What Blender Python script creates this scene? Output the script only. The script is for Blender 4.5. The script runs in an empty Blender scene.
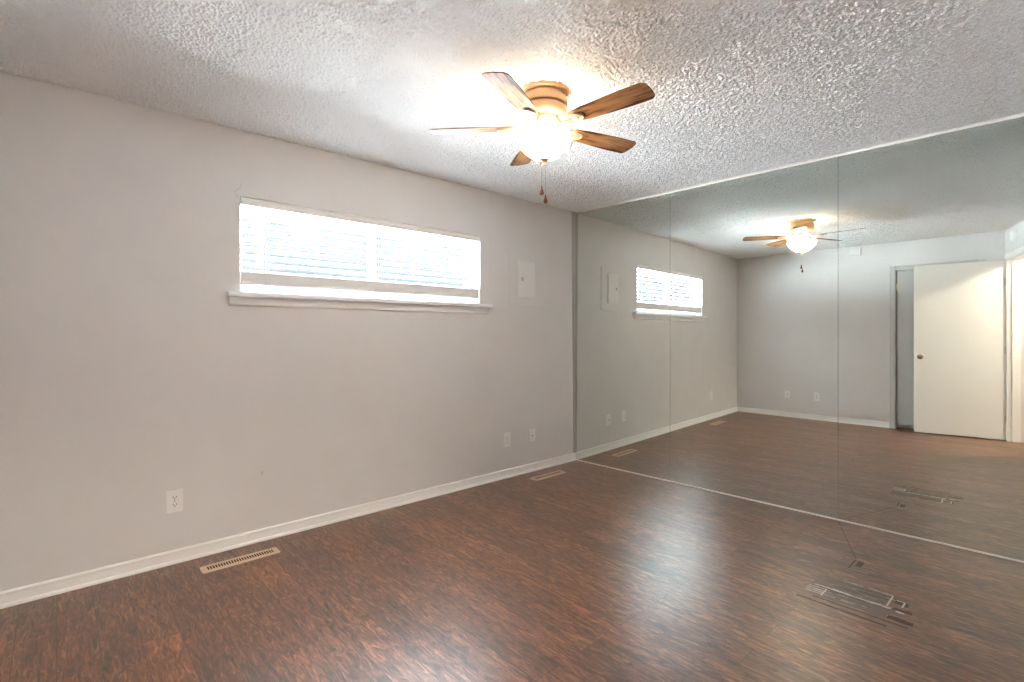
import bpy, bmesh, math, random
import numpy as np
from mathutils import Vector, Matrix
random.seed(7)
PI = math.pi
scene = bpy.context.scene
COL = scene.collection

# ------------------------------------------------------------------ camera
CAM = (3.249, 0.0, 1.2443)
YAW = 0.834714
FPX = 502.5
cd = bpy.data.cameras.new('camera')
cam = bpy.data.objects.new('camera', cd)
COL.objects.link(cam)
cam.location = CAM
cam.rotation_euler = (PI / 2, 0, YAW)
cd.sensor_fit = 'HORIZONTAL'
cd.sensor_width = 36.0
cd.lens = FPX / 1024 * 36.0
cd.shift_y = -(341 - 333.4) / 1024
cd.clip_start = 0.02
scene.camera = cam

# ------------------------------------------------------------------ sky, exposure
WORLD_STRENGTH = 16.5
FAN_STRENGTH = 5.2
HALL_STRENGTH = 36.0
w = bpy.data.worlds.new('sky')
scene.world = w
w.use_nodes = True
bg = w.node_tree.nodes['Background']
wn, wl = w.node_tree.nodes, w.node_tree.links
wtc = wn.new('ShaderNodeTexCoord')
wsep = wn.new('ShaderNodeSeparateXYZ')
wramp = wn.new('ShaderNodeValToRGB')          # dim sky above; unseen glow added below the horizon to brighten the ceiling
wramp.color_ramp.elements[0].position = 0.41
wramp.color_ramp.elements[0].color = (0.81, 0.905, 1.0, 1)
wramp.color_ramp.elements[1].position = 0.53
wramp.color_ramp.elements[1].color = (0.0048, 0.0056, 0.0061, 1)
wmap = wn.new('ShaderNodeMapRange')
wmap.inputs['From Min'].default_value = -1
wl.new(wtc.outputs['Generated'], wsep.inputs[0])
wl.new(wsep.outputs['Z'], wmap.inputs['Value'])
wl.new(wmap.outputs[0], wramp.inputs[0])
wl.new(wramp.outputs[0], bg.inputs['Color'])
bg.inputs['Strength'].default_value = WORLD_STRENGTH
vs = scene.view_settings
vs.view_transform = 'Standard'
vs.look = 'None'
vs.gamma = 1
vs.use_curve_mapping = False
vs.exposure = 3.15
scene.cycles.use_denoising = True
scene.cycles.denoising_prefilter = 'NONE'
scene.cycles.max_bounces = 16
scene.cycles.diffuse_bounces = 8
scene.cycles.glossy_bounces = 8
scene.cycles.sample_clamp_indirect = 8.0

# ------------------------------------------------------------------ plan of the room
H = 2.44                       # ceiling height
D = 3.7775                     # where the mirror wall meets the window wall
MA = 0.0347                    # the mirror wall is a little out of square
YB, BA = -0.5318, 0.0441       # back wall, seen in the mirror
RP = Vector((3.07, -0.385))    # corner of back wall and doorway wall
RA = math.atan2(0.981, 0.195)  # direction of the doorway wall
WY0, WY1, WZ0, WZ1 = 0.795, 2.587, 1.487, 2.048     # window opening


# ------------------------------------------------------------------ helpers
def box(bm, x0, x1, y0, y1, z0, z1, mat=None):
    vs_ = [bm.verts.new(p) for p in ((x0, y0, z0), (x1, y0, z0), (x1, y1, z0), (x0, y1, z0),
                                     (x0, y0, z1), (x1, y0, z1), (x1, y1, z1), (x0, y1, z1))]
    if mat is not None:
        for v in vs_:
            v.co = mat @ v.co
    fs = []
    for f in ((0, 3, 2, 1), (4, 5, 6, 7), (0, 1, 5, 4), (1, 2, 6, 5), (2, 3, 7, 6), (3, 0, 4, 7)):
        fs.append(bm.faces.new([vs_[i] for i in f]))
    return fs


def prism(bm, pts, axis_from, axis_to, fn):
    """extrude the closed outline pts (a, b) from axis_from to axis_to; fn(t, a, b) -> xyz"""
    A = [bm.verts.new(fn(axis_from, a, b)) for a, b in pts]
    B = [bm.verts.new(fn(axis_to, a, b)) for a, b in pts]
    n = len(pts)
    for i in range(n):
        j = (i + 1) % n
        bm.faces.new((A[i], A[j], B[j], B[i]))
    bm.faces.new(A[::-1])
    bm.faces.new(B)


def lathe(bm, prof, seg=48, cx=0, cy=0, cz=0, axis='Z'):
    rings = []
    def P(r, h, a):
        if axis == 'Z':
            return (cx + r * math.cos(a), cy + r * math.sin(a), cz + h)
        return (cx + r * math.cos(a), cy + h, cz + r * math.sin(a))     # axis Y
    for r, h in prof:
        if r < 1e-6:
            rings.append([bm.verts.new(P(0, h, 0))])
        else:
            rings.append([bm.verts.new(P(r, h, 2 * PI * i / seg)) for i in range(seg)])
    for a, b in zip(rings, rings[1:]):
        for i in range(seg):
            j = (i + 1) % seg
            if len(a) == 1 and len(b) == 1:
                continue
            if len(a) == 1:
                bm.faces.new((a[0], b[i], b[j]))
            elif len(b) == 1:
                bm.faces.new((a[i], a[j], b[0]))
            else:
                bm.faces.new((a[i], a[j], b[j], b[i]))
    for ring in (rings[0], rings[-1]):
        if len(ring) > 1:
            bm.faces.new(ring)


def tube(bm, pts, r, seg=10):
    pts = [Vector(p) for p in pts]
    rr = r if isinstance(r, (list, tuple)) else [r] * len(pts)
    rings = []
    up = Vector((0.3, 0.2, 1)).normalized()
    for i, p in enumerate(pts):
        d = (pts[min(i + 1, len(pts) - 1)] - pts[max(i - 1, 0)]).normalized()
        a = d.cross(up)
        if a.length < 1e-4:
            a = d.cross(Vector((1, 0, 0)))
        a.normalize()
        b = d.cross(a)
        rings.append([bm.verts.new(p + (a * math.cos(2 * PI * k / seg) + b * math.sin(2 * PI * k / seg)) * rr[i])
                      for k in range(seg)])
    for A, B in zip(rings, rings[1:]):
        for k in range(seg):
            j = (k + 1) % seg
            bm.faces.new((A[k], A[j], B[j], B[k]))
    bm.faces.new(rings[0][::-1])
    bm.faces.new(rings[-1])


def obj(name, bm, material, parent=None, smooth=False, bevel=0, segs=2):
    bmesh.ops.recalc_face_normals(bm, faces=bm.faces[:])
    if smooth:
        for f in bm.faces:
            f.smooth = True
    me = bpy.data.meshes.new(name)
    bm.to_mesh(me)
    bm.free()
    o = bpy.data.objects.new(name, me)
    COL.objects.link(o)
    if material:
        me.materials.append(material)
    if bevel:
        m = o.modifiers.new('bevel', 'BEVEL')
        m.width = bevel
        m.segments = segs
        m.limit_method = 'ANGLE'
        m.angle_limit = math.radians(40)
    if smooth:
        m = o.modifiers.new('edges', 'EDGE_SPLIT')
        m.split_angle = math.radians(40)
    if parent:
        o.parent = parent
    return o


def tag(o, label, cat, group=None):
    o['label'] = label
    o['category'] = cat
    if group:
        o['group'] = group
    return o


def thing(name, label, cat, loc=(0, 0, 0), rz=0, group=None):
    o = bpy.data.objects.new(name, None)
    o.empty_display_size = 0.05
    COL.objects.link(o)
    o.location = loc
    o.rotation_euler = (0, 0, rz)
    return tag(o, label, cat, group)


def struct(o):
    o['kind'] = 'structure'
    return o


def dup(root, loc, rz, label, group=None):
    r = root.copy()
    COL.objects.link(r)
    r.location = loc
    r.rotation_euler = (0, 0, rz)
    r['label'] = label
    if group:
        r['group'] = group
    for ch in list(root.children):
        c = ch.copy()
        COL.objects.link(c)
        c.parent = r
        for g in list(ch.children):
            k = g.copy()
            COL.objects.link(k)
            k.parent = c
    return r


# frames on the walls: local X runs along the wall, local Y points into the room
def on_left(y, z=0.0, out=0.0):
    return (out, y, z), -PI / 2


def on_back(s, z=0.0, out=0.0):
    return (s * math.cos(BA) - out * math.sin(BA), YB + s * math.sin(BA) + out * math.cos(BA), z), BA


def on_right(s, z=0.0, out=0.0):
    return (RP.x + s * math.cos(RA) - out * math.sin(RA), RP.y + s * math.sin(RA) + out * math.cos(RA), z), RA


def on_mirror(s, z=0.0, out=0.0):
    return (s * math.cos(MA) + out * math.sin(MA), D + s * math.sin(MA) - out * math.cos(MA), z), PI + MA


def put(o, fr):
    o.location = fr[0]
    o.rotation_euler = (0, 0, fr[1])
    return o


# ------------------------------------------------------------------ materials
def mat(name, color, rough=0.5, metal=0.0, spec=0.5, bump=None, coat=0.0):
    m = bpy.data.materials.new(name)
    m.use_nodes = True
    nt = m.node_tree
    b = nt.nodes['Principled BSDF']
    b.inputs['Base Color'].default_value = (*color, 1)
    b.inputs['Roughness'].default_value = rough
    b.inputs['Metallic'].default_value = metal
    b.inputs['Specular IOR Level'].default_value = spec
    b.inputs['Coat Weight'].default_value = coat
    if bump:
        scale, dist, strength = bump
        tc = nt.nodes.new('ShaderNodeTexCoord')
        n = nt.nodes.new('ShaderNodeTexNoise')
        n.inputs['Scale'].default_value = scale
        n.inputs['Detail'].default_value = 3
        bp = nt.nodes.new('ShaderNodeBump')
        bp.inputs['Distance'].default_value = dist
        bp.inputs['Strength'].default_value = strength
        nt.links.new(tc.outputs['Object'], n.inputs['Vector'])
        nt.links.new(n.outputs['Fac'], bp.inputs['Height'])
        nt.links.new(bp.outputs['Normal'], b.inputs['Normal'])
    return m


def ramp(nt, stops, interp='LINEAR'):
    r = nt.nodes.new('ShaderNodeValToRGB')
    r.color_ramp.interpolation = interp
    els = r.color_ramp.elements
    while len(els) < len(stops):
        els.new(0.5)
    for e, (p, c) in zip(els, stops):
        e.position = p
        e.color = (*c, 1)
    return r


def mixrgb(nt, mode, fac, a, b):
    n = nt.nodes.new('ShaderNodeMix')
    n.data_type = 'RGBA'
    n.blend_type = mode
    for sock, v in ((n.inputs[0], fac), (n.inputs[6], a), (n.inputs[7], b)):
        if isinstance(v, (int, float)):
            sock.default_value = v
        elif isinstance(v, tuple):
            sock.default_value = (*v, 1)
        else:
            nt.links.new(v, sock)
    return n.outputs[2]


def mapping(nt, scale, src='Object'):
    tc = nt.nodes.new('ShaderNodeTexCoord')
    mp = nt.nodes.new('ShaderNodeMapping')
    mp.inputs['Scale'].default_value = scale
    nt.links.new(tc.outputs[src], mp.inputs['Vector'])
    return mp.outputs['Vector']


def noise(nt, vec, scale, detail=4, rough=0.55, dist=0.0):
    n = nt.nodes.new('ShaderNodeTexNoise')
    n.inputs['Scale'].default_value = scale
    n.inputs['Detail'].default_value = detail
    n.inputs['Roughness'].default_value = rough
    n.inputs['Distortion'].default_value = dist
    nt.links.new(vec, n.inputs['Vector'])
    return n.outputs['Fac']


def floor_material():
    m = mat('dark hickory laminate', (0.1, 0.05, 0.03), 0.3)
    nt = m.node_tree
    b = nt.nodes['Principled BSDF']
    vec = mapping(nt, (1, 1, 1))
    br = nt.nodes.new('ShaderNodeTexBrick')
    br.offset = 0.37
    br.offset_frequency = 2
    br.inputs['Color1'].default_value = (0.0, 0.0, 0.0, 1)
    br.inputs['Color2'].default_value = (1, 1, 1, 1)
    br.inputs['Mortar'].default_value = (0.5, 0.5, 0.5, 1)
    br.inputs['Scale'].default_value = 1.0
    br.inputs['Mortar Size'].default_value = 0.0011
    br.inputs['Mortar Smooth'].default_value = 0.3
    br.inputs['Bias'].default_value = 0
    br.inputs['Brick Width'].default_value = 1.21
    br.inputs['Row Height'].default_value = 0.127
    nt.links.new(vec, br.inputs['Vector'])
    # each plank shifts the grain
    sep = nt.nodes.new('ShaderNodeVectorMath')
    sep.operation = 'MULTIPLY_ADD'
    nt.links.new(br.outputs['Color'], sep.inputs[0])
    sep.inputs[1].default_value = (7.3, 3.1, 5.7)
    mp = mapping(nt, (1, 1, 1))
    nt.links.new(mp, sep.inputs[2])
    def stretched(sx, sy):
        q = nt.nodes.new('ShaderNodeMapping')
        q.inputs['Scale'].default_value = (sx, sy, 1)
        nt.links.new(sep.outputs[0], q.inputs['Vector'])
        return q.outputs['Vector']
    g1 = noise(nt, stretched(9.5, 44), 1.0, 8, 0.68, 1.3)     # hickory figure
    g2 = noise(nt, stretched(10, 170), 1.0, 4, 0.6, 0.8)      # fine grain
    g3 = noise(nt, stretched(1.3, 3.2), 1.0, 3, 0.5, 0.8)     # broad tone
    r1 = ramp(nt, [(0.32, (0.036, 0.014, 0.007)), (0.45, (0.135, 0.055, 0.025)),
                   (0.55, (0.235, 0.100, 0.043)), (0.67, (0.43, 0.195, 0.082))])
    nt.links.new(g1, r1.inputs[0])
    r2 = ramp(nt, [(0.32, (0.62, 0.62, 0.62)), (0.62, (1.12, 1.12, 1.12))])
    nt.links.new(g2, r2.inputs[0])
    r3 = ramp(nt, [(0.30, (0.68, 0.70, 0.74)), (0.70, (1.2, 1.15, 1.1))])
    nt.links.new(g3, r3.inputs[0])
    c = mixrgb(nt, 'MULTIPLY', 1.0, r1.outputs[0], r2.outputs[0])
    c = mixrgb(nt, 'MULTIPLY', 1.0, c, r3.outputs[0])
    rp = ramp(nt, [(0.0, (0.82, 0.82, 0.84)), (1.0, (1.15, 1.12, 1.1))])
    nt.links.new(br.outputs['Color'], rp.inputs[0])
    c = mixrgb(nt, 'MULTIPLY', 1.0, c, rp.outputs[0])
    c = mixrgb(nt, 'MIX', br.outputs['Fac'], c, (0.012, 0.007, 0.005))
    nt.links.new(c, b.inputs['Base Color'])
    rr = ramp(nt, [(0.3, (0.30, 0.30, 0.30)), (0.7, (0.38, 0.38, 0.38))])
    nt.links.new(g2, rr.inputs[0])
    nt.links.new(rr.outputs[0], b.inputs['Roughness'])
    b.inputs['Specular IOR Level'].default_value = 1.0
    b.inputs['IOR'].default_value = 1.6
    bp = nt.nodes.new('ShaderNodeBump')
    bp.inputs['Distance'].default_value = 0.0012
    bp.inputs['Strength'].default_value = 0.12
    nt.links.new(g1, bp.inputs['Height'])
    nt.links.new(bp.outputs['Normal'], b.inputs['Normal'])
    return m


def ceiling_material():
    m = mat('popcorn ceiling', (0.86, 0.848, 0.832), 0.95, spec=0.1)
    nt = m.node_tree
    b = nt.nodes['Principled BSDF']
    vec = mapping(nt, (1, 1, 1))
    n = noise(nt, vec, 260, 3, 0.6)
    bp = nt.nodes.new('ShaderNodeBump')
    bp.inputs['Distance'].default_value = 0.002
    bp.inputs['Strength'].default_value = 0.8
    nt.links.new(n, bp.inputs['Height'])
    nt.links.new(bp.outputs['Normal'], b.inputs['Normal'])
    return m


def wood_material(name, dark, mid, light, rough=0.5):
    m = mat(name, mid, rough, spec=0.12, coat=0.0)
    nt = m.node_tree
    b = nt.nodes['Principled BSDF']
    g = noise(nt, mapping(nt, (5, 70, 20)), 1.0, 6, 0.6, 0.9)
    g2 = noise(nt, mapping(nt, (4, 14, 8)), 1.0, 3, 0.5, 0.6)
    mx = nt.nodes.new('ShaderNodeMath')
    mx.operation = 'MULTIPLY_ADD'
    nt.links.new(g2, mx.inputs[0])
    mx.inputs[1].default_value = 0.6
    ms = nt.nodes.new('ShaderNodeMath')
    ms.operation = 'MULTIPLY'
    nt.links.new(g, ms.inputs[0])
    ms.inputs[1].default_value = 0.5
    nt.links.new(ms.outputs[0], mx.inputs[2])
    r = ramp(nt, [(0.44, dark), (0.53, mid), (0.68, light)])
    nt.links.new(mx.outputs[0], r.inputs[0])
    nt.links.new(r.outputs[0], b.inputs['Base Color'])
    b.inputs['Coat Roughness'].default_value = 0.2
    return m


def emitter(name, color, strength):
    m = bpy.data.materials.new(name)
    m.use_nodes = True
    nt = m.node_tree
    b = nt.nodes['Principled BSDF']
    b.inputs['Base Color'].default_value = (0.85, 0.82, 0.76, 1)
    b.inputs['Roughness'].default_value = 0.3
    b.inputs['Emission Color'].default_value = (*color, 1)
    b.inputs['Emission Strength'].default_value = strength
    return m


def glass_material():
    m = bpy.data.materials.new('window glass')
    m.use_nodes = True
    nt = m.node_tree
    nt.nodes.remove(nt.nodes['Principled BSDF'])
    out = nt.nodes['Material Output']
    t = nt.nodes.new('ShaderNodeBsdfTransparent')
    t.inputs['Color'].default_value = (0.95, 0.97, 0.97, 1)
    g = nt.nodes.new('ShaderNodeBsdfGlossy')
    g.inputs['Roughness'].default_value = 0.02
    mx = nt.nodes.new('ShaderNodeMixShader')
    mx.inputs[0].default_value = 0.04
    nt.links.new(t.outputs[0], mx.inputs[1])
    nt.links.new(g.outputs[0], mx.inputs[2])
    nt.links.new(mx.outputs[0], out.inputs['Surface'])
    return m


def wall_material():
    m = mat('grey eggshell paint', (0.60, 0.575, 0.555), 0.6, spec=0.3)
    nt = m.node_tree
    b = nt.nodes['Principled BSDF']
    vec = mapping(nt, (1, 1, 1))
    n1 = noise(nt, vec, 70, 4, 0.6)
    n2 = noise(nt, vec, 2.5, 3, 0.6)
    r = ramp(nt, [(0.3, (0.66, 0.632, 0.615)), (0.7, (0.69, 0.662, 0.645))])
    nt.links.new(n2, r.inputs[0])
    nt.links.new(r.outputs[0], b.inputs['Base Color'])
    bp = nt.nodes.new('ShaderNodeBump')
    bp.inputs['Distance'].default_value = 0.0015
    bp.inputs['Strength'].default_value = 0.35
    nt.links.new(n1, bp.inputs['Height'])
    nt.links.new(bp.outputs['Normal'], b.inputs['Normal'])
    return m


M_floor = floor_material()
M_ceil = ceiling_material()
M_wall = wall_material()
M_trim = mat('white trim paint', (0.84, 0.815, 0.79), 0.4, bump=(25, 0.001, 0.15))
M_sill = mat('white sill paint', (0.80, 0.79, 0.785), 0.4, bump=(30, 0.001, 0.15))
M_door = mat('cream door paint', (0.80, 0.775, 0.73), 0.38, bump=(18, 0.001, 0.1))
M_closet = mat('grey closet door paint', (0.58, 0.565, 0.555), 0.5, bump=(18, 0.001, 0.1))
M_plate = mat('white plastic', (0.80, 0.775, 0.75), 0.4, bump=(60, 0.0004, 0.1))
M_dark = mat('dark recess', (0.02, 0.016, 0.013), 0.8, bump=(60, 0.0004, 0.1))
M_panel = mat('painted steel panel', (0.685, 0.656, 0.638), 0.5, bump=(50, 0.0006, 0.2))
M_panel_door = mat('panel door paint', (0.74, 0.71, 0.69), 0.45, bump=(50, 0.0006, 0.2))
M_register = mat('beige enamel', (0.66, 0.49, 0.34), 0.4, bump=(60, 0.0004, 0.1))
M_mirror = mat('mirror glass', (0.80, 0.845, 0.805), 0.0, metal=1.0, bump=None)
M_mirror_edge = mat('mirror edge glass', (0.22, 0.26, 0.24), 0.25, bump=(80, 0.0002, 0.1))
M_strip = mat('grey strip', (0.44, 0.41, 0.39), 0.6, bump=(40, 0.001, 0.2))
M_channel = mat('white metal channel', (0.80, 0.74, 0.66), 0.35, bump=(60, 0.0004, 0.1))
M_chrome = mat('satin nickel', (0.60, 0.57, 0.53), 0.22, metal=1.0, bump=(90, 0.0002, 0.1))
M_hinge = mat('steel hinge', (0.60, 0.57, 0.52), 0.35, metal=1.0, bump=(90, 0.0002, 0.1))
M_blind = mat('white vinyl slats', (0.70, 0.70, 0.70), 0.4, bump=(40, 0.0005, 0.1))
M_valance = mat('cream valance', (0.78, 0.74, 0.70), 0.45, bump=(40, 0.0005, 0.1))
M_vinyl = mat('window frame vinyl', (0.55, 0.57, 0.60), 0.4, bump=(40, 0.0005, 0.1))
M_cord = mat('blind cord', (0.62, 0.60, 0.57), 0.8, bump=(200, 0.0004, 0.2))
M_glass = glass_material()
M_fan = mat('antique gold enamel', (0.52, 0.32, 0.17), 0.38, metal=0.25, bump=(40, 0.0005, 0.15))
M_fan_light = mat('brushed cream metal', (0.46, 0.36, 0.25), 0.35, metal=0.3, bump=(60, 0.0005, 0.15))
M_blade = wood_material('walnut blade', (0.05, 0.020, 0.008), (0.25, 0.115, 0.045), (0.42, 0.21, 0.085))
M_bowl = emitter('lit frosted bowl', (1.0, 0.84, 0.64), FAN_STRENGTH)
M_fob = mat('dark wood fob', (0.13, 0.055, 0.03), 0.3, coat=0.4, bump=(60, 0.0004, 0.1))
M_chain = mat('pale bead chain', (0.62, 0.55, 0.46), 0.3, metal=0.7, bump=(300, 0.0004, 0.2))
M_hall = emitter('lit hall dome', (1.0, 0.92, 0.81), HALL_STRENGTH)
M_res1 = mat('grey adhesive residue', (0.19, 0.15, 0.12), 0.5, bump=(120, 0.002, 0.6))
M_res2 = mat('dark worn laminate', (0.06, 0.036, 0.026), 0.45, bump=(120, 0.001, 0.5))
M_res3 = mat('pale tape remnant', (0.62, 0.57, 0.51), 0.5, bump=(120, 0.001, 0.4))

# ------------------------------------------------------------------ shell of the room
bm = bmesh.new()
box(bm, -0.16, 4.75, -0.95, 4.15, -0.10, 0.0)
struct(obj('floor', bm, M_floor))


def popcorn_ceiling():
    """sprayed popcorn texture as real relief: lumps hang 0 - 9 mm below the slab"""
    rng = np.random.default_rng(11)
    step = 0.0035
    nx, ny = int(4.0 / step), int(4.55 / step)
    def smooth(a, n):
        for _ in range(n):
            a = (a + np.roll(a, 1, 0) + np.roll(a, -1, 0) + np.roll(a, 1, 1) + np.roll(a, -1, 1)) / 5
        return a
    a = smooth(rng.standard_normal((ny, nx)), 1)
    b_ = smooth(rng.standard_normal((ny, nx)), 5)
    a /= a.std()
    b_ /= b_.std()
    h = np.clip(a + 0.10 * b_ + 0.55, 0, 2.8) * POPCORN
    ys, xs = np.meshgrid(np.arange(ny) * step - 0.62, np.arange(nx) * step - 0.03, indexing='ij')
    xs = xs + rng.uniform(-0.3, 0.3, xs.shape) * step
    ys = ys + rng.uniform(-0.3, 0.3, ys.shape) * step
    co = np.stack([xs, ys, H - h], -1).reshape(-1, 3)
    i = np.arange(ny * nx).reshape(ny, nx)
    q = np.stack([i[:-1, :-1], i[1:, :-1], i[1:, 1:], i[:-1, 1:]], -1).reshape(-1, 4)
    # slab above
    n0 = len(co)
    X0, X1, Y0, Y1, Z0, Z1 = -0.16, 4.75, -0.95, 4.15, H + 0.001, H + 0.10
    co = np.vstack([co, [(X0, Y0, Z0), (X1, Y0, Z0), (X1, Y1, Z0), (X0, Y1, Z0), (X0, Y0, Z1), (X1, Y0, Z1), (X1, Y1, Z1), (X0, Y1, Z1)]])
    fb = np.array([(0, 3, 2, 1), (4, 5, 6, 7), (0, 1, 5, 4), (1, 2, 6, 5), (2, 3, 7, 6), (3, 0, 4, 7)]) + n0
    q = np.vstack([q, fb]).astype(np.int32)
    me = bpy.data.meshes.new('ceiling')
    me.vertices.add(len(co))
    me.vertices.foreach_set('co', co.astype(np.float32).ravel())
    me.loops.add(q.size)
    me.loops.foreach_set('vertex_index', q.ravel())
    me.polygons.add(len(q))
    me.polygons.foreach_set('loop_start', np.arange(len(q), dtype=np.int32) * 4)
    sm = np.ones(len(q), dtype=bool)
    sm[-6:] = False
    me.polygons.foreach_set('use_smooth', sm)
    me.update(calc_edges=True)
    me.materials.append(M_ceil)
    o = bpy.data.objects.new('ceiling', me)
    COL.objects.link(o)
    return struct(o)


POPCORN = 0.0034
popcorn_ceiling()
HW = H + 0.04                  # walls run up past the ceiling face

bm = bmesh.new()
T = 0.14
for y0, y1, z0, z1 in ((-0.95, WY0, 0, HW), (WY1, 4.15, 0, HW), (WY0, WY1, 0, WZ0 - 0.03), (WY0, WY1, WZ1, HW)):
    box(bm, -T, 0, y0, y1, z0, z1)
struct(obj('wall_left', bm, M_wall))

# back wall with the closet door opening (local frame)
CX0, CX1, CZ = 2.052, 2.84, 2.062
bm = bmesh.new()
for x0, x1, z0, z1 in ((-0.02, CX0, 0, HW), (CX1, 4.75, 0, HW), (CX0, CX1, CZ, HW)):
    box(bm, x0, x1, -0.12, 0, z0, z1)
box(bm, CX0 - 0.1, CX1 + 0.1, -0.16, -0.12, 0, CZ + 0.1)
put(struct(obj('wall_back', bm, M_wall)), on_back(0))

# doorway wall with the opening the photograph is taken from
OS0, OS1, OZ = 0.035, 0.93, 2.095
bm = bmesh.new()
for x0, x1, z0, z1 in ((-0.02, OS0, 0, HW), (OS1, 4.45, 0, HW), (OS0, OS1, OZ, HW)):
    box(bm, x0, x1, -0.115, 0, z0, z1)
put(struct(obj('wall_right', bm, M_wall)), on_right(0))

bm = bmesh.new()
box(bm, -4.8, 0.1, -0.12, -0.012, 0, HW)
put(struct(obj('wall_front', bm, M_wall)), on_mirror(0))

bm = bmesh.new()
box(bm, 4.6, 4.75, -0.95, 4.15, 0, HW)
struct(obj('wall_hall', bm, M_wall))

# baseboards: board with rounded cap and shoe moulding
BB = [(0, 0), (0.020, 0), (0.020, 0.008), (0.016, 0.015), (0.011, 0.018), (0.0105, 0.056), (0.012, 0.060),
      (0.0115, 0.066), (0.007, 0.071), (0, 0.072)]


def baseboard(name, x0, x1, fr):
    b_ = bmesh.new()
    prism(b_, BB, x0, x1, lambda t, a, c: (t, a, c))
    return put(struct(obj(name, b_, M_trim)), fr)


baseboard('baseboard_left', -4.31, 0.0, on_left(-0.532))
baseboard('baseboard_back', 0.0, CX0 - 0.068, on_back(0))
baseboard('baseboard_corner', CX1 + 0.068, 3.06, on_back(0))
baseboard('baseboard_right', OS1 + 0.07, 4.2, on_right(0))


# door casings: two legs and a head as one moulding
def casing(name, x0, x1, zt, wd, fr, material, both=(True, True)):
    b_ = bmesh.new()
    prof = [(0, 0), (0.010, 0), (0.016, 0.010), (0.016, wd - 0.014), (0.011, wd), (0, wd)]
    if both[0]:
        prism(b_, prof, 0, zt + wd, lambda t, a, c: (x0 - c, a, t))
    if both[1]:
        prism(b_, prof, 0, zt + wd, lambda t, a, c: (x1 + c, a, t))
    prism(b_, prof, x0 - (0.001 if both[0] else 0), x1 + (0.001 if both[1] else 0), lambda t, a, c: (t, a, zt + c))
    return put(struct(obj(name, b_, material)), fr)


casing('trim_1', CX0 - 0.004, CX1 + 0.004, CZ, 0.062, on_back(0), M_closet)
casing('trim_2', OS0, OS1 + 0.004, OZ, 0.062, on_right(0), M_trim, (False, True))
# jamb lining of the doorway
bm = bmesh.new()
box(bm, OS0 - 0.001, OS0 + 0.014, -0.118, 0.002, 0, OZ)
box(bm, OS1 - 0.014, OS1 + 0.001, -0.118, 0.002, 0, OZ)
box(bm, OS0 + 0.014, OS1 - 0.014, -0.118, 0.002, OZ - 0.014, OZ)
box(bm, OS0 + 0.014, OS0 + 0.026, -0.075, -0.042, 0, OZ - 0.014)      # door stops
box(bm, OS1 - 0.026, OS1 - 0.014, -0.075, -0.042, 0, OZ - 0.014)
put(struct(obj('trim_3', bm, M_door, bevel=0.0015)), on_right(0))

# ------------------------------------------------------------------ doors
# door_1: the open entry door, swung round beside the back wall
hx, hy = 3.086, -0.356
fx, fy = 2.25, -0.240
dl = math.hypot(fx - hx, fy - hy)
bm = bmesh.new()
box(bm, 0, dl, 0, 0.036, 0.016, 2.088)
door = struct(obj('door_1', bm, M_door, bevel=0.002))
door.location = (hx, hy, 0)
door.rotation_euler = (0, 0, math.atan2(fy - hy, fx - hx))


def knob(parent, x, z, y, sgn, name='door_knob'):
    b_ = bmesh.new()
    prof = [(0.0, 0.0), (0.032, 0.0), (0.032, 0.004), (0.026, 0.009), (0.013, 0.012), (0.011, 0.028), (0.017, 0.034),
            (0.026, 0.044), (0.028, 0.054), (0.024, 0.062), (0.012, 0.067), (0.0, 0.068)]
    lathe(b_, [(r, h * sgn) for r, h in prof], 32, x, y, z, 'Y')
    return obj(name, b_, M_chrome, parent, smooth=True)


knob(door, dl - 0.062, 0.955, 0.0, -1)
knob(door, dl - 0.062, 0.955, 0.036, 1)
bm = bmesh.new()
box(bm, dl - 0.001, dl + 0.0015, 0.006, 0.030, 0.925, 0.985)
obj('latch_plate', bm, M_chrome, door)


def hinge(parent, x, y, z):
    b_ = bmesh.new()
    for k in range(5):
        lathe(b_, [(0.0, 0.0005), (0.0062, 0.0005), (0.0062, 0.0172), (0, 0.0172)], 14, x, y, z - 0.045 + k * 0.018)
    lathe(b_, [(0, 0), (0.004, 0.001), (0.0045, 0.004), (0, 0.006)], 14, x, y, z + 0.045)
    box(b_, x, x + 0.03, y - 0.001, y + 0.001, z - 0.044, z + 0.044)
    return obj('hinge', b_, M_hinge, parent, smooth=True)


for z in (0.25, 1.05, 1.84):
    hinge(door, -0.004, -0.004, z)

# door_2: the closed closet door behind it
bm = bmesh.new()
box(bm, CX0 + 0.009, CX1 - 0.005, -0.05, -0.016, 0.062, CZ - 0.006)
closet = put(struct(obj('door_2', bm, M_closet, bevel=0.002)), on_back(0))
for z in (0.29, 1.85):
    hinge(closet, CX0 + 0.005, -0.008, z)
knob(closet, CX1 - 0.07, 0.95, -0.016, 1)

# ------------------------------------------------------------------ window
win = bpy.data.objects.new('window_1', None)
COL.objects.link(win)
win.empty_display_size = 0.1
struct(win)
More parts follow.
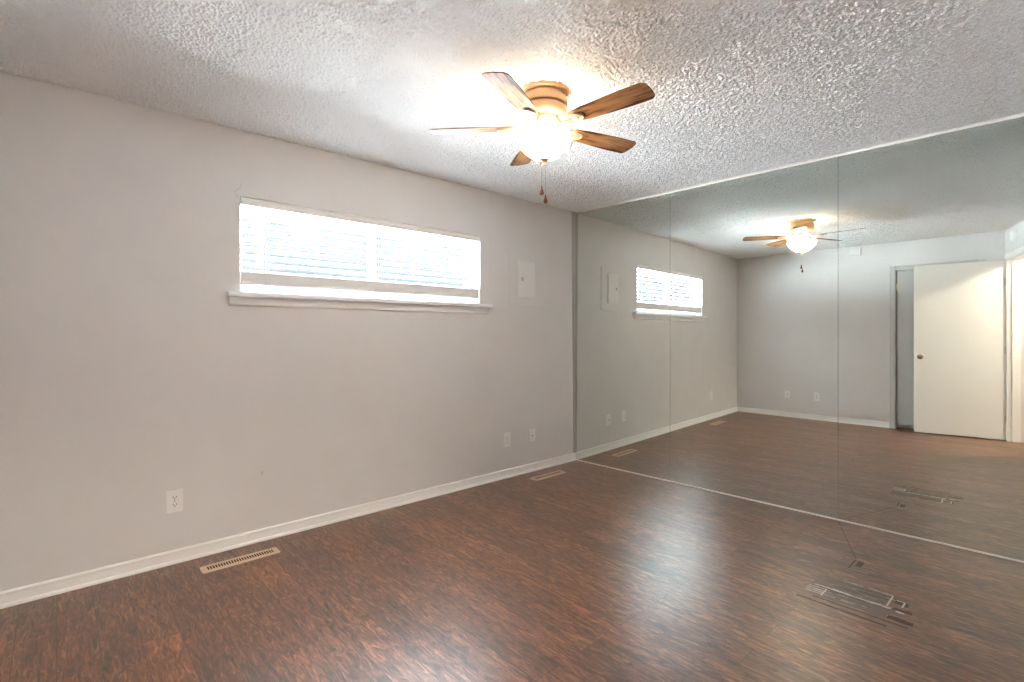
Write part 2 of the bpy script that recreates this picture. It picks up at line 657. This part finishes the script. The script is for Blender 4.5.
# local x to world y is mirrored by the wall frame, so the window is built in world axes
bm = bmesh.new()
fx0, fx1 = -0.135, -0.085
box(bm, fx0, fx1, WY0, WY1, WZ0, WZ0 + 0.035)
box(bm, fx0, fx1, WY0, WY1, WZ1 - 0.035, WZ1)
box(bm, fx0, fx1, WY0, WY0 + 0.035, WZ0 + 0.035, WZ1 - 0.035)
box(bm, fx0, fx1, WY1 - 0.035, WY1, WZ0 + 0.035, WZ1 - 0.035)
box(bm, fx0 + 0.005, fx1 - 0.005, 1.655, 1.705, WZ0 + 0.035, WZ1 - 0.035)
obj('window_frame', bm, M_vinyl, win, bevel=0.002)
for y0, y1, nm in ((WY0 + 0.035, 1.655, 'pane'), (1.705, WY1 - 0.035, 'pane')):
    bm = bmesh.new()
    box(bm, -0.112, -0.108, y0, y1, WZ0 + 0.035, WZ1 - 0.035)
    obj(nm, bm, M_glass, win)
# stool (sill board) with horns and rounded nose, apron beneath
bm = bmesh.new()
box(bm, -0.085, 0.0, WY0, WY1, WZ0 - 0.03, WZ0)
box(bm, 0.0, 0.048, 0.722, 2.690, WZ0 - 0.03, WZ0 - 0.002)
obj('window_sill', bm, M_sill, win, bevel=0.006, segs=3)
bm = bmesh.new()
prism(bm, [(0, 0), (0.010, 0.002), (0.014, 0.010), (0.014, 0.05), (0, 0.05)], 0.735, 2.662,
      lambda t, a, c: (a, t, WZ0 - 0.08 + c))
obj('apron', bm, M_sill, win)

# blind in the opening
BL0, BL1 = WY0 + 0.004, WY1 - 0.004
blind = thing('window_blind', 'white horizontal slat blind lowered and open in the high wide window', 'blind', (-0.035, (WY0 + WY1) / 2, WZ0))
cyb = (WY0 + WY1) / 2
half = (BL1 - BL0) / 2
bm = bmesh.new()
ZV = 0.513                       # valance foot above the sill
prism(bm, [(0.030, ZV), (0.036, ZV + 0.004), (0.036, ZV + 0.022), (0.039, ZV + 0.026), (0.039, 0.556), (0.030, 0.558)],
      -half, half, lambda t, a, c: (a, t, c))
box(bm, -0.02, 0.030, -half, -half + 0.004, ZV, 0.556)
box(bm, -0.02, 0.030, half - 0.004, half, ZV, 0.556)
obj('valance', bm, M_valance, blind)
bm = bmesh.new()
box(bm, -0.028, 0.026, -half + 0.006, half - 0.006, 0.52, 0.556)
obj('headrail', bm, M_blind, blind)
bm = bmesh.new()
PITCH = 0.0455
zs = [0.135 + k * PITCH for k in range(9)]
for k, z in enumerate(zs):
    # slightly crowned slat, tilted a little, sagging a hair unevenly
    tilt = math.radians(3.0 + random.uniform(-1.2, 1.2))
    dz = random.uniform(-0.001, 0.001)
    pr = []
    for i in range(7):
        u = -0.025 + 0.05 * i / 6
        pr.append((u, 0.0022 * (1 - (u / 0.025) ** 2)))
    pr = pr + [(u, c - 0.0026) for u, c in pr[::-1]]
    pr = [(u * math.cos(tilt) - c * math.sin(tilt), u * math.sin(tilt) + c * math.cos(tilt)) for u, c in pr]
    prism(bm, pr, -half + 0.006, half - 0.006, lambda t, a, c: (a, t, z + dz + c + 0.001 * math.sin(3 * t)))
obj('slats', bm, M_blind, blind)
# gathered slats and bottom rail
bm = bmesh.new()
for k in range(9):
    z = 0.070 + k * 0.0058
    box(bm, -0.025 + 0.001 * (k % 3), 0.025 + 0.0015 * ((k * 2) % 3), -half + 0.006 + 0.001 * (k % 2), half - 0.006, z, z + 0.0050)
obj('gathered_slats', bm, M_valance, blind)
bm = bmesh.new()
box(bm, -0.025, 0.026, -half + 0.005, half - 0.005, 0.047, 0.0685)
obj('bottom_rail', bm, M_valance, blind, bevel=0.003)
for ly in (-half + 0.14, 0.0 - 0.03, half - 0.13):
    bm = bmesh.new()
    for xx in (-0.0255, 0.0265):
        box(bm, xx - 0.0006, xx + 0.0006, ly - 0.001, ly + 0.001, 0.05, 0.525)
        box(bm, xx - 0.0006, xx + 0.0006, ly + 0.018, ly + 0.020, 0.05, 0.525)
    for z in zs:
        box(bm, -0.0255, 0.0265, ly - 0.001, ly + 0.020, z - 0.0055, z - 0.0045)
    obj('ladder_cord', bm, M_cord, blind)
for by in (-half + 0.15, 0.02, half - 0.12):
    bm = bmesh.new()
    lathe(bm, [(0, 0), (0.006, 0), (0.007, -0.003), (0, -0.004)], 14, 0, by, 0.047)
    obj('rail_button', bm, M_cord, blind, smooth=True)

# loose wire curling from the wall by the top corner of the blind
bm = bmesh.new()
pts = []
for k in range(26):
    t = k / 25
    a = t * 4.6
    pts.append((0.004 + 0.010 * t, 0.790 - 0.020 * math.sin(a) - 0.012 * t, 2.035 + 0.10 * t - 0.014 * (1 - math.cos(a)) * t))
tube(bm, pts, 0.0011, 8)
tag(obj('loose_wire', bm, M_strip, None, smooth=True), 'thin loose wire curling up the wall by the top left corner of the blind', 'wire')

# ------------------------------------------------------------------ mirrors
S1, S2 = 1.0156, 2.2285
panels = [(0.007, S1 - 0.0007, 'greenish mirror panel next to the window wall, leftmost of the three on the wall'),
          (S1 + 0.0007, S2 - 0.0007, 'middle mirror panel on the wall, reflecting the ceiling fan'),
          (S2 + 0.0007, 3.44, 'rightmost mirror panel on the wall, reflecting the open cream door')]
MZ0, MZ1 = 0.006, H - 0.016
for s0, s1, lab in panels:
    fr = on_mirror((s0 + s1) / 2, MZ0)
    t = thing('mirror_panel', lab, 'mirror', fr[0], fr[1], 'frameless wall mirrors')
    hw = (s1 - s0) / 2
    bm = bmesh.new()
    box(bm, -hw, hw, -0.0055, 0.0, 0, MZ1 - MZ0)
    obj('mirror_face', bm, M_mirror, t)
    for sx in (-hw, hw):
        bm = bmesh.new()
        box(bm, sx - 0.0006, sx + 0.0006, -0.0060, 0.0004, 0, MZ1 - MZ0)
        obj('glass_edge', bm, M_mirror_edge, t)
# channel along the ceiling and floor, tapered strip of darker grey in the corner
bm = bmesh.new()
box(bm, -4.2, -0.005, -0.011, 0.007, H - 0.019, H - 0.001)
put(struct(obj('trim_4', bm, M_channel, bevel=0.002)), on_mirror(0))
bm = bmesh.new()
box(bm, -4.2, -0.021, -0.011, 0.006, 0.0, 0.009)
put(struct(obj('trim_5', bm, M_channel, bevel=0.0015)), on_mirror(0))
bm = bmesh.new()
prism(bm, [(-0.046, H - 0.003), (-0.022, 0.073), (-0.002, 0.073), (-0.002, H - 0.003)], 0.0, 0.006,
      lambda t, a, c: (t, D + a, c))
struct(obj('trim_6', bm, M_strip))

# ------------------------------------------------------------------ electrical bits on the walls
def plate_bm(wd, ht, th=0.0075):
    b_ = bmesh.new()
    box(b_, -wd / 2, wd / 2, 0, th, -ht / 2, ht / 2)
    return b_


def make_outlet(label, fr, wd=0.076, ht=0.122):
    t = thing('wall_outlet', label, 'outlet', fr[0], fr[1], 'duplex wall outlets')
    obj('cover_plate', plate_bm(wd, ht), M_plate, t, bevel=0.0025)
    for z in (-0.0195, 0.0195):
        b_ = bmesh.new()
        pts_ = []
        for k in range(28):
            a = 2 * PI * k / 28
            pts_.append((0.0172 * math.cos(a), max(-0.0135, min(0.0135, 0.0172 * math.sin(a)))))
        prism(b_, pts_, 0.0065, 0.0088, lambda tt, a, c: (a, tt, z + c))
        r_ = obj('receptacle', b_, M_plate, t)
        b_ = bmesh.new()
        box(b_, -0.0085, -0.0055, 0.0085, 0.0092, z - 0.002, z + 0.007)
        box(b_, 0.0055, 0.0085, 0.0085, 0.0092, z - 0.001, z + 0.0065)
        lathe(b_, [(0, 0.0085), (0.003, 0.0085), (0.003, 0.0092), (0, 0.0092)], 12, 0, 0, z - 0.0075, 'Y')
        obj('slot', b_, M_dark, r_)
    b_ = bmesh.new()
    lathe(b_, [(0, 0.0070), (0.0035, 0.0070), (0.003, 0.0087), (0, 0.0091)], 14, 0, 0, 0, 'Y')
    obj('screw', b_, M_chrome, t, smooth=True)
    return t


o1 = make_outlet('white duplex outlet low on the wall near the large floor register under the window', on_left(0.473, 0.337))
f2 = on_left(2.880, 0.325)
dup(o1, f2[0], f2[1], 'white duplex outlet low on the window wall, left of the blank plate near the mirror')
f3 = on_back(1.135, 0.333)
dup(o1, f3[0], f3[1], 'duplex outlet seen in the mirror, low on the back wall, nearer the closet door')


def blank_plate(label, fr):
    t = thing('wall_plate', label, 'wall plate', fr[0], fr[1], 'blank wall plates')
    obj('cover_plate', plate_bm(0.076, 0.112), M_plate, t, bevel=0.0025)
    b_ = bmesh.new()
    lathe(b_, [(0, 0.0055), (0.0065, 0.0055), (0.0065, 0.012), (0.004, 0.012), (0.004, 0.015), (0, 0.015)], 16, 0, 0, 0, 'Y')
    obj('cable_jack', b_, M_chrome, t, smooth=True)
    return t


p1 = blank_plate('white cable plate low on the window wall, closest to the mirror', on_left(3.185, 0.322))
f4 = on_back(0.745, 0.335)
dup(p1, f4[0], f4[1], 'small plate seen in the mirror, low on the back wall, nearer the corner')

# breaker panel: flush cover with a small hinged door
fr = on_left(3.110, 1.722)
t = thing('breaker_panel', 'flush wall coloured breaker panel with small door right of the window', 'breaker panel', fr[0], fr[1])
bm = bmesh.new()
box(bm, -0.215, 0.215, 0, 0.006, -0.235, 0.235)
obj('cover', bm, M_wall, t, bevel=0.002)
bm = bmesh.new()
box(bm, -0.098, 0.098, 0.006, 0.018, -0.155, 0.165)
pd = obj('panel_door', bm, M_panel_door, t, bevel=0.003)
bm = bmesh.new()
box(bm, 0.045, 0.070, 0.0175, 0.021, -0.012, 0.020)
obj('latch', bm, M_strip, pd, bevel=0.002)
for z in (-0.11, 0.12):
    bm = bmesh.new()
    lathe(bm, [(0, 0), (0.004, 0), (0.004, 0.03), (0, 0.03)], 10, -0.099, 0.012, z)
    obj('hinge', bm, M_panel, pd)

# thin crack in the wall beside the panel
bm = bmesh.new()
prism(bm, [(0.0, -0.045), (0.004, -0.02), (0.002, 0.01), (0.004, 0.045), (-0.001, 0.045), (-0.003, 0.0)], 0.0, 0.0015,
      lambda tt, a, c: (tt, 2.905 + a, 1.905 + c))
tag(obj('wall_scratch', bm, M_strip), 'short dark vertical scratch on the wall between window and breaker panel', 'scratch')
bm = bmesh.new()
prism(bm, [(0.0, -0.012), (0.004, -0.004), (0.002, 0.012), (-0.003, 0.010), (-0.003, -0.006)], 0.0, 0.0015,
      lambda tt, a, c: (tt, 0.915 + a, 0.405 + c))
tag(obj('wall_nick', bm, M_strip), 'tiny dark nick low on the window wall above the large floor register', 'scratch')

# chime box on the back wall, smoke alarm over the doorway (both seen in the mirror)
fr = on_back(1.602, 2.365)
t = thing('door_chime', 'small white chime box high on the back wall seen in the mirror', 'door chime', fr[0], fr[1])
bm = bmesh.new()
box(bm, -0.07, 0.07, 0, 0.010, -0.062, 0.062)
obj('base', bm, M_plate, t, bevel=0.003)
bm = bmesh.new()
box(bm, -0.064, 0.064, 0.010, 0.048, -0.056, 0.056)
cv = obj('cover', bm, M_panel_door, t, bevel=0.006, segs=3)
fr = on_right(0.385, 2.315)
t = thing('smoke_detector', 'round white smoke alarm on the wall above the doorway, seen in the mirror', 'smoke alarm', fr[0], fr[1])
bm = bmesh.new()
lathe(bm, [(0, 0), (0.068, 0), (0.068, 0.010), (0.064, 0.013), (0, 0.013)], 40, 0, 0, 0, 'Y')
obj('base', bm, M_plate, t, smooth=True)
bm = bmesh.new()
lathe(bm, [(0, 0.013), (0.060, 0.013), (0.060, 0.028), (0.052, 0.038), (0.03, 0.042), (0, 0.043)], 40, 0, 0, 0, 'Y')
dc = obj('cover', bm, mat('alarm white', (0.82, 0.82, 0.82), 0.4, bump=(60, 0.0004, 0.1)), t, smooth=True)
bm = bmesh.new()
lathe(bm, [(0, 0.041), (0.009, 0.041), (0.009, 0.046), (0, 0.046)], 18, 0.02, 0, -0.02, 'Y')
obj('test_button', bm, M_plate, dc, smooth=True)

# ------------------------------------------------------------------ floor registers
def register(label, x, y, L, W, nslot):
    t = thing('floor_register', label, 'floor register', (x, y, 0), 0, 'floor heating registers')
    iw, il = W * 0.46, L * 0.86
    b_ = bmesh.new()
    def rr(lx, ly, r=0.008, z=0.0):
        out = []
        for cx_, cy_, a0 in ((lx - r, ly - r, 0), (-lx + r, ly - r, PI / 2), (-lx + r, -ly + r, PI), (lx - r, -ly + r, 1.5 * PI)):
            for k in range(5):
                a = a0 + k * PI / 8
                out.append((cx_ + r * math.cos(a), cy_ + r * math.sin(a), z))
        return out
    rings = [rr(W / 2, L / 2, 0.012, 0.0005), rr(W / 2 - 0.001, L / 2 - 0.001, 0.012, 0.0035), rr(W / 2 - 0.010, L / 2 - 0.010, 0.008, 0.0048),
             rr(iw / 2, il / 2, 0.003, 0.0048), rr(iw / 2, il / 2, 0.003, 0.0030)]
    V = [[b_.verts.new(p) for p in r] for r in rings]
    for A, B in zip(V, V[1:]):
        n = len(A)
        for i in range(n):
            b_.faces.new((A[i], A[(i + 1) % n], B[(i + 1) % n], B[i]))
    obj('face_plate', b_, M_register, t)
    b_ = bmesh.new()
    box(b_, -iw / 2 - 0.002, iw / 2 + 0.002, -il / 2 - 0.002, il / 2 + 0.002, 0.0004, 0.0032)
    obj('duct_opening', b_, M_dark, t)
    b_ = bmesh.new()
    for k in range(nslot + 1):
        yy = -il / 2 + il * k / nslot
        box(b_, -iw / 2 - 0.001, iw / 2 + 0.001, yy - 0.0023, yy + 0.0023, 0.0030, 0.0042)
    obj('grille', b_, M_register, t)
    return t


register('beige slotted floor register beside the window wall, in the left foreground', 0.206, 0.752, 0.385, 0.094, 26)
register('beige slotted floor register in the corner by the mirror', 0.203, 3.187, 0.385, 0.090, 26)

# ------------------------------------------------------------------ glue and tape residue on the floor by the mirror
def flat(b_, pts_, z0, z1):
    prism(b_, pts_, z0, z1, lambda tt, a, c: (a, c, tt))


def rag(x0, x1, y0, y1, n=10, j=0.006):
    p_ = []
    for k in range(n + 1):
        p_.append((x0 + (x1 - x0) * k / n, y0 + random.uniform(-j, j)))
    for k in range(n + 1):
        p_.append((x1 - (x1 - x0) * k / n, y1 + random.uniform(-j, j)))
    return p_


t = thing('floor_residue', 'rectangular patch of grey glue residue and scraped tape on the floor before the mirror', 'residue', (0, 0, 0))
bm = bmesh.new()
flat(bm, rag(2.395, 2.700, 2.805, 2.930, 18, 0.009), 0.0002, 0.0006)
flat(bm, rag(2.465, 2.715, 2.680, 2.785, 16, 0.009), 0.0002, 0.0006)
obj('glue_patch', bm, M_res1, t)
bm = bmesh.new()
flat(bm, rag(2.385, 2.735, 2.606, 2.618, 10, 0.002), 0.0003, 0.0008)
flat(bm, rag(2.44, 2.80, 2.655, 2.664, 10, 0.003), 0.0003, 0.0008)
flat(bm, rag(2.72, 2.81, 2.690, 2.722, 5, 0.004), 0.0003, 0.0008)
flat(bm, rag(2.72, 2.79, 2.795, 2.818, 5, 0.005), 0.0003, 0.0008)
flat(bm, rag(2.715, 2.765, 2.86, 2.895, 5, 0.008), 0.0003, 0.0008)
for q in range(26):                                  # scraper marks along the planks
    y = random.uniform(2.62, 2.93)
    x = random.uniform(2.385, 2.60)
    l = random.uniform(0.04, 0.20)
    flat(bm, rag(x, min(x + l, 2.76), y, y + random.uniform(0.0015, 0.004), 5, 0.0008), 0.0007, 0.0009)
obj('scraped_strip', bm, M_res2, t)
bm = bmesh.new()
for x0_, x1_, y0_, y1_ in ((2.41, 2.50, 2.789, 2.796), (2.485, 2.56, 2.786, 2.802), (2.555, 2.66, 2.788, 2.795), (2.64, 2.715, 2.786, 2.797),
                           (2.39, 2.465, 2.702, 2.706), (2.39, 2.465, 2.722, 2.726), (2.39, 2.47, 2.742, 2.747), (2.39, 2.48, 2.765, 2.769),
                           (2.50, 2.58, 2.932, 2.937), (2.60, 2.70, 2.932, 2.938), (2.694, 2.701, 2.81, 2.93), (2.463, 2.468, 2.69, 2.775),
                           (2.735, 2.765, 2.775, 2.790), (2.72, 2.75, 2.895, 2.903), (2.745, 2.752, 2.84, 2.90)):
    flat(bm, rag(x0_, x1_, y0_, y1_, 7, 0.0022), 0.0007, 0.0012)
for q in range(18):
    y = random.uniform(2.68, 2.93)
    x = random.uniform(2.40, 2.68)
    flat(bm, rag(x, x + random.uniform(0.015, 0.06), y, y + 0.002, 4, 0.0008), 0.0008, 0.0010)
obj('tape_remnant', bm, M_res3, t)
t = thing('floor_scrape', 'narrow dark L shaped scrape on the floor between the residue patch and the mirror', 'scrape', (0, 0, 0))
bm = bmesh.new()
flat(bm, rag(2.468, 2.475, 3.11, 3.25, 3, 0.001), 0.0002, 0.0005)
flat(bm, rag(2.487, 2.515, 3.17, 3.25, 3, 0.003), 0.0002, 0.0005)
flat(bm, rag(2.47, 2.68, 3.099, 3.106, 8, 0.001), 0.0002, 0.0005)
prism(bm, [(2.232, 3.838), (2.236, 3.838), (2.472, 3.26), (2.468, 3.26)], 0.0002, 0.0004, lambda tt, a, c: (a, c, tt))
obj('dark_line', bm, M_res2, t)
bm = bmesh.new()
flat(bm, rag(2.47, 2.56, 3.107, 3.110, 8, 0.001), 0.0003, 0.0006)
obj('pale_line', bm, M_res3, t)

# ------------------------------------------------------------------ ceiling fan with lit bowl
FX, FY = 1.502, 1.797
fan = thing('ceiling_fan', 'flush mount ceiling fan with five walnut blades and a lit white bowl', 'ceiling fan', (FX, FY, H))
bm = bmesh.new()
prof = [(0, 0), (0.130, 0), (0.131, -0.006), (0.126, -0.013), (0.114, -0.017), (0.104, -0.022), (0.104, -0.036), (0.114, -0.040),
        (0.115, -0.050), (0.115, -0.060), (0.112, -0.066), (0.098, -0.069), (0.098, -0.076), (0.110, -0.079), (0.111, -0.086),
        (0.110, -0.096), (0.104, -0.108), (0.096, -0.117), (0.090, -0.119), (0, -0.119)]
lathe(bm, [(rad * 1.03, h * 1.05) for rad, h in prof], 64)
obj('motor_housing', bm, M_fan, fan, smooth=True)
bm = bmesh.new()
lathe(bm, [(0, -0.117), (0.086, -0.117), (0.086, -0.121), (0.074, -0.124), (0.070, -0.138), (0.060, -0.143), (0, -0.143)], 64)
for k in range(30):
    a = 2 * PI * k / 30
    M = Matrix.Rotation(a, 4, 'Z')
    box(bm, 0.070, 0.080, -0.0042, 0.0042, -0.1375, -0.1235, M)
obj('rotor_collar', bm, M_fan_light, fan).location.z = -0.006
bm = bmesh.new()
lathe(bm, [(0, -0.142), (0.050, -0.142), (0.053, -0.148), (0.048, -0.154), (0.047, -0.196), (0.052, -0.203), (0.064, -0.209),
           (0.066, -0.215), (0, -0.215)], 48)
obj('switch_housing', bm, M_fan, fan, smooth=True).location.z = -0.006
# bowl, rim at the top
bm = bmesh.new()
lathe(bm, [(0.050, -0.213), (0.115, -0.213), (0.128, -0.215), (0.1345, -0.221), (0.1355, -0.230), (0.130, -0.246), (0.118, -0.264), (0.102, -0.281),
           (0.083, -0.298), (0.063, -0.313), (0.046, -0.321), (0.032, -0.325), (0.0, -0.327)], 64)
bowl = obj('light_bowl', bm, M_bowl, fan, smooth=True)
bowl.location.z = -0.004
bm = bmesh.new()
lathe(bm, [(0, -0.322), (0.026, -0.322), (0.027, -0.328), (0.021, -0.334), (0.010, -0.338), (0.0075, -0.344), (0.010, -0.350),
           (0.008, -0.356), (0, -0.358)], 28)
obj('finial', bm, M_fan, bowl, smooth=True)
# blades
BR0, BR1 = 0.150, 0.574


def blade_outline():
    p_ = []
    # root, rounded
    for k in range(9):
        a = PI / 2 + PI * k / 8
        p_.append((BR0 + 0.028 + 0.028 * math.cos(a), 0.041 * math.sin(a)))
    p_.append((BR0 + 0.10, -0.052))
    p_.append((BR1 - 0.12, -0.062))
    r = 0.030
    for k in range(7):
        a = -PI / 2 + (PI / 2) * k / 6
        p_.append((BR1 - r + r * math.cos(a), -0.062 + r + r * math.sin(a)))
    p_.append((BR1 + 0.004, 0.0))
    for k in range(7):
        a = (PI / 2) * k / 6
        p_.append((BR1 - r + r * math.cos(a), 0.062 - r + r * math.sin(a)))
    p_.append((BR1 - 0.12, 0.062))
    p_.append((BR0 + 0.10, 0.052))
    return p_


A0 = -1.15796
for k in range(5):
    ang = A0 - k * 2 * PI / 5
    bm = bmesh.new()
    prism(bm, blade_outline(), -0.0025, 0.0025, lambda tt, a, c: (a, c, tt))
    bl = obj('blade', bm, M_blade, fan, bevel=0.0015)
    bl.location = (0, 0, -0.169)
    bl.rotation_euler = (math.radians(-10.5), 0, ang)
    bm = bmesh.new()
    path = [(0.060, 0, 0.034), (0.078, 0, 0.022), (0.094, 0, -0.004), (0.112, 0, -0.020), (0.132, 0, -0.021), (0.152, 0, -0.012), (0.172, 0, -0.007)]
    tube(bm, path, [0.011, 0.0105, 0.010, 0.010, 0.011, 0.010, 0.008], 12)
    # oval medallion with raised rim and boss under the blade root
    def oval(r1, r2, z0, z1, cx_=0.192):
        prism(bm, [(cx_ + r1 * math.cos(2 * PI * q / 28), r2 * math.sin(2 * PI * q / 28)) for q in range(28)], z0, z1,
              lambda tt, a, c: (a, c, tt))
    oval(0.043, 0.032, -0.0065, -0.0026)
    oval(0.030, 0.020, -0.0105, -0.0065)
    oval(0.016, 0.010, -0.0135, -0.0105)
    ring_pts = [(0.192 + 0.039 * math.cos(2 * PI * q / 32), 0.028 * math.sin(2 * PI * q / 32), -0.008) for q in range(33)]
    tube(bm, ring_pts, 0.0042, 8)
    obj('blade_arm', bm, M_fan_light, bl, smooth=True)
# pull chains with fobs
for px_, py_, zf in ((-0.006, -0.010, -0.463), (0.007, 0.004, -0.505)):
    bm = bmesh.new()
    tube(bm, [(px_ * 0.5, py_ * 0.5, -0.352), (px_ * 0.9, py_ * 0.9, -0.366), (px_, py_, -0.385), (px_, py_, zf)], 0.0012, 6)
    ch = obj('pull_chain', bm, M_chain, fan, smooth=True)
    ch.location.z = -0.003
    bm = bmesh.new()
    lathe(bm, [(0, zf), (0.003, zf), (0.0035, zf - 0.008), (0.007, zf - 0.020), (0.0105, zf - 0.031), (0.009, zf - 0.039), (0, zf - 0.043)], 20, px_, py_)
    obj('fob', bm, M_fob, ch, smooth=True)

# ------------------------------------------------------------------ lamp of the hall behind the camera
hl = thing('hall_ceiling_light', 'round flush dome light on the hall ceiling behind the doorway', 'ceiling light', (4.0, 0.1, H))
bm = bmesh.new()
lathe(bm, [(0, 0), (0.16, 0), (0.16, -0.02), (0.15, -0.026), (0, -0.026)], 48)
obj('base', bm, M_fan_light, hl, smooth=True)
bm = bmesh.new()
lathe(bm, [(0, -0.024), (0.145, -0.024), (0.140, -0.05), (0.115, -0.075), (0.07, -0.092), (0, -0.098)], 48)
obj('dome', bm, M_hall, hl, smooth=True)
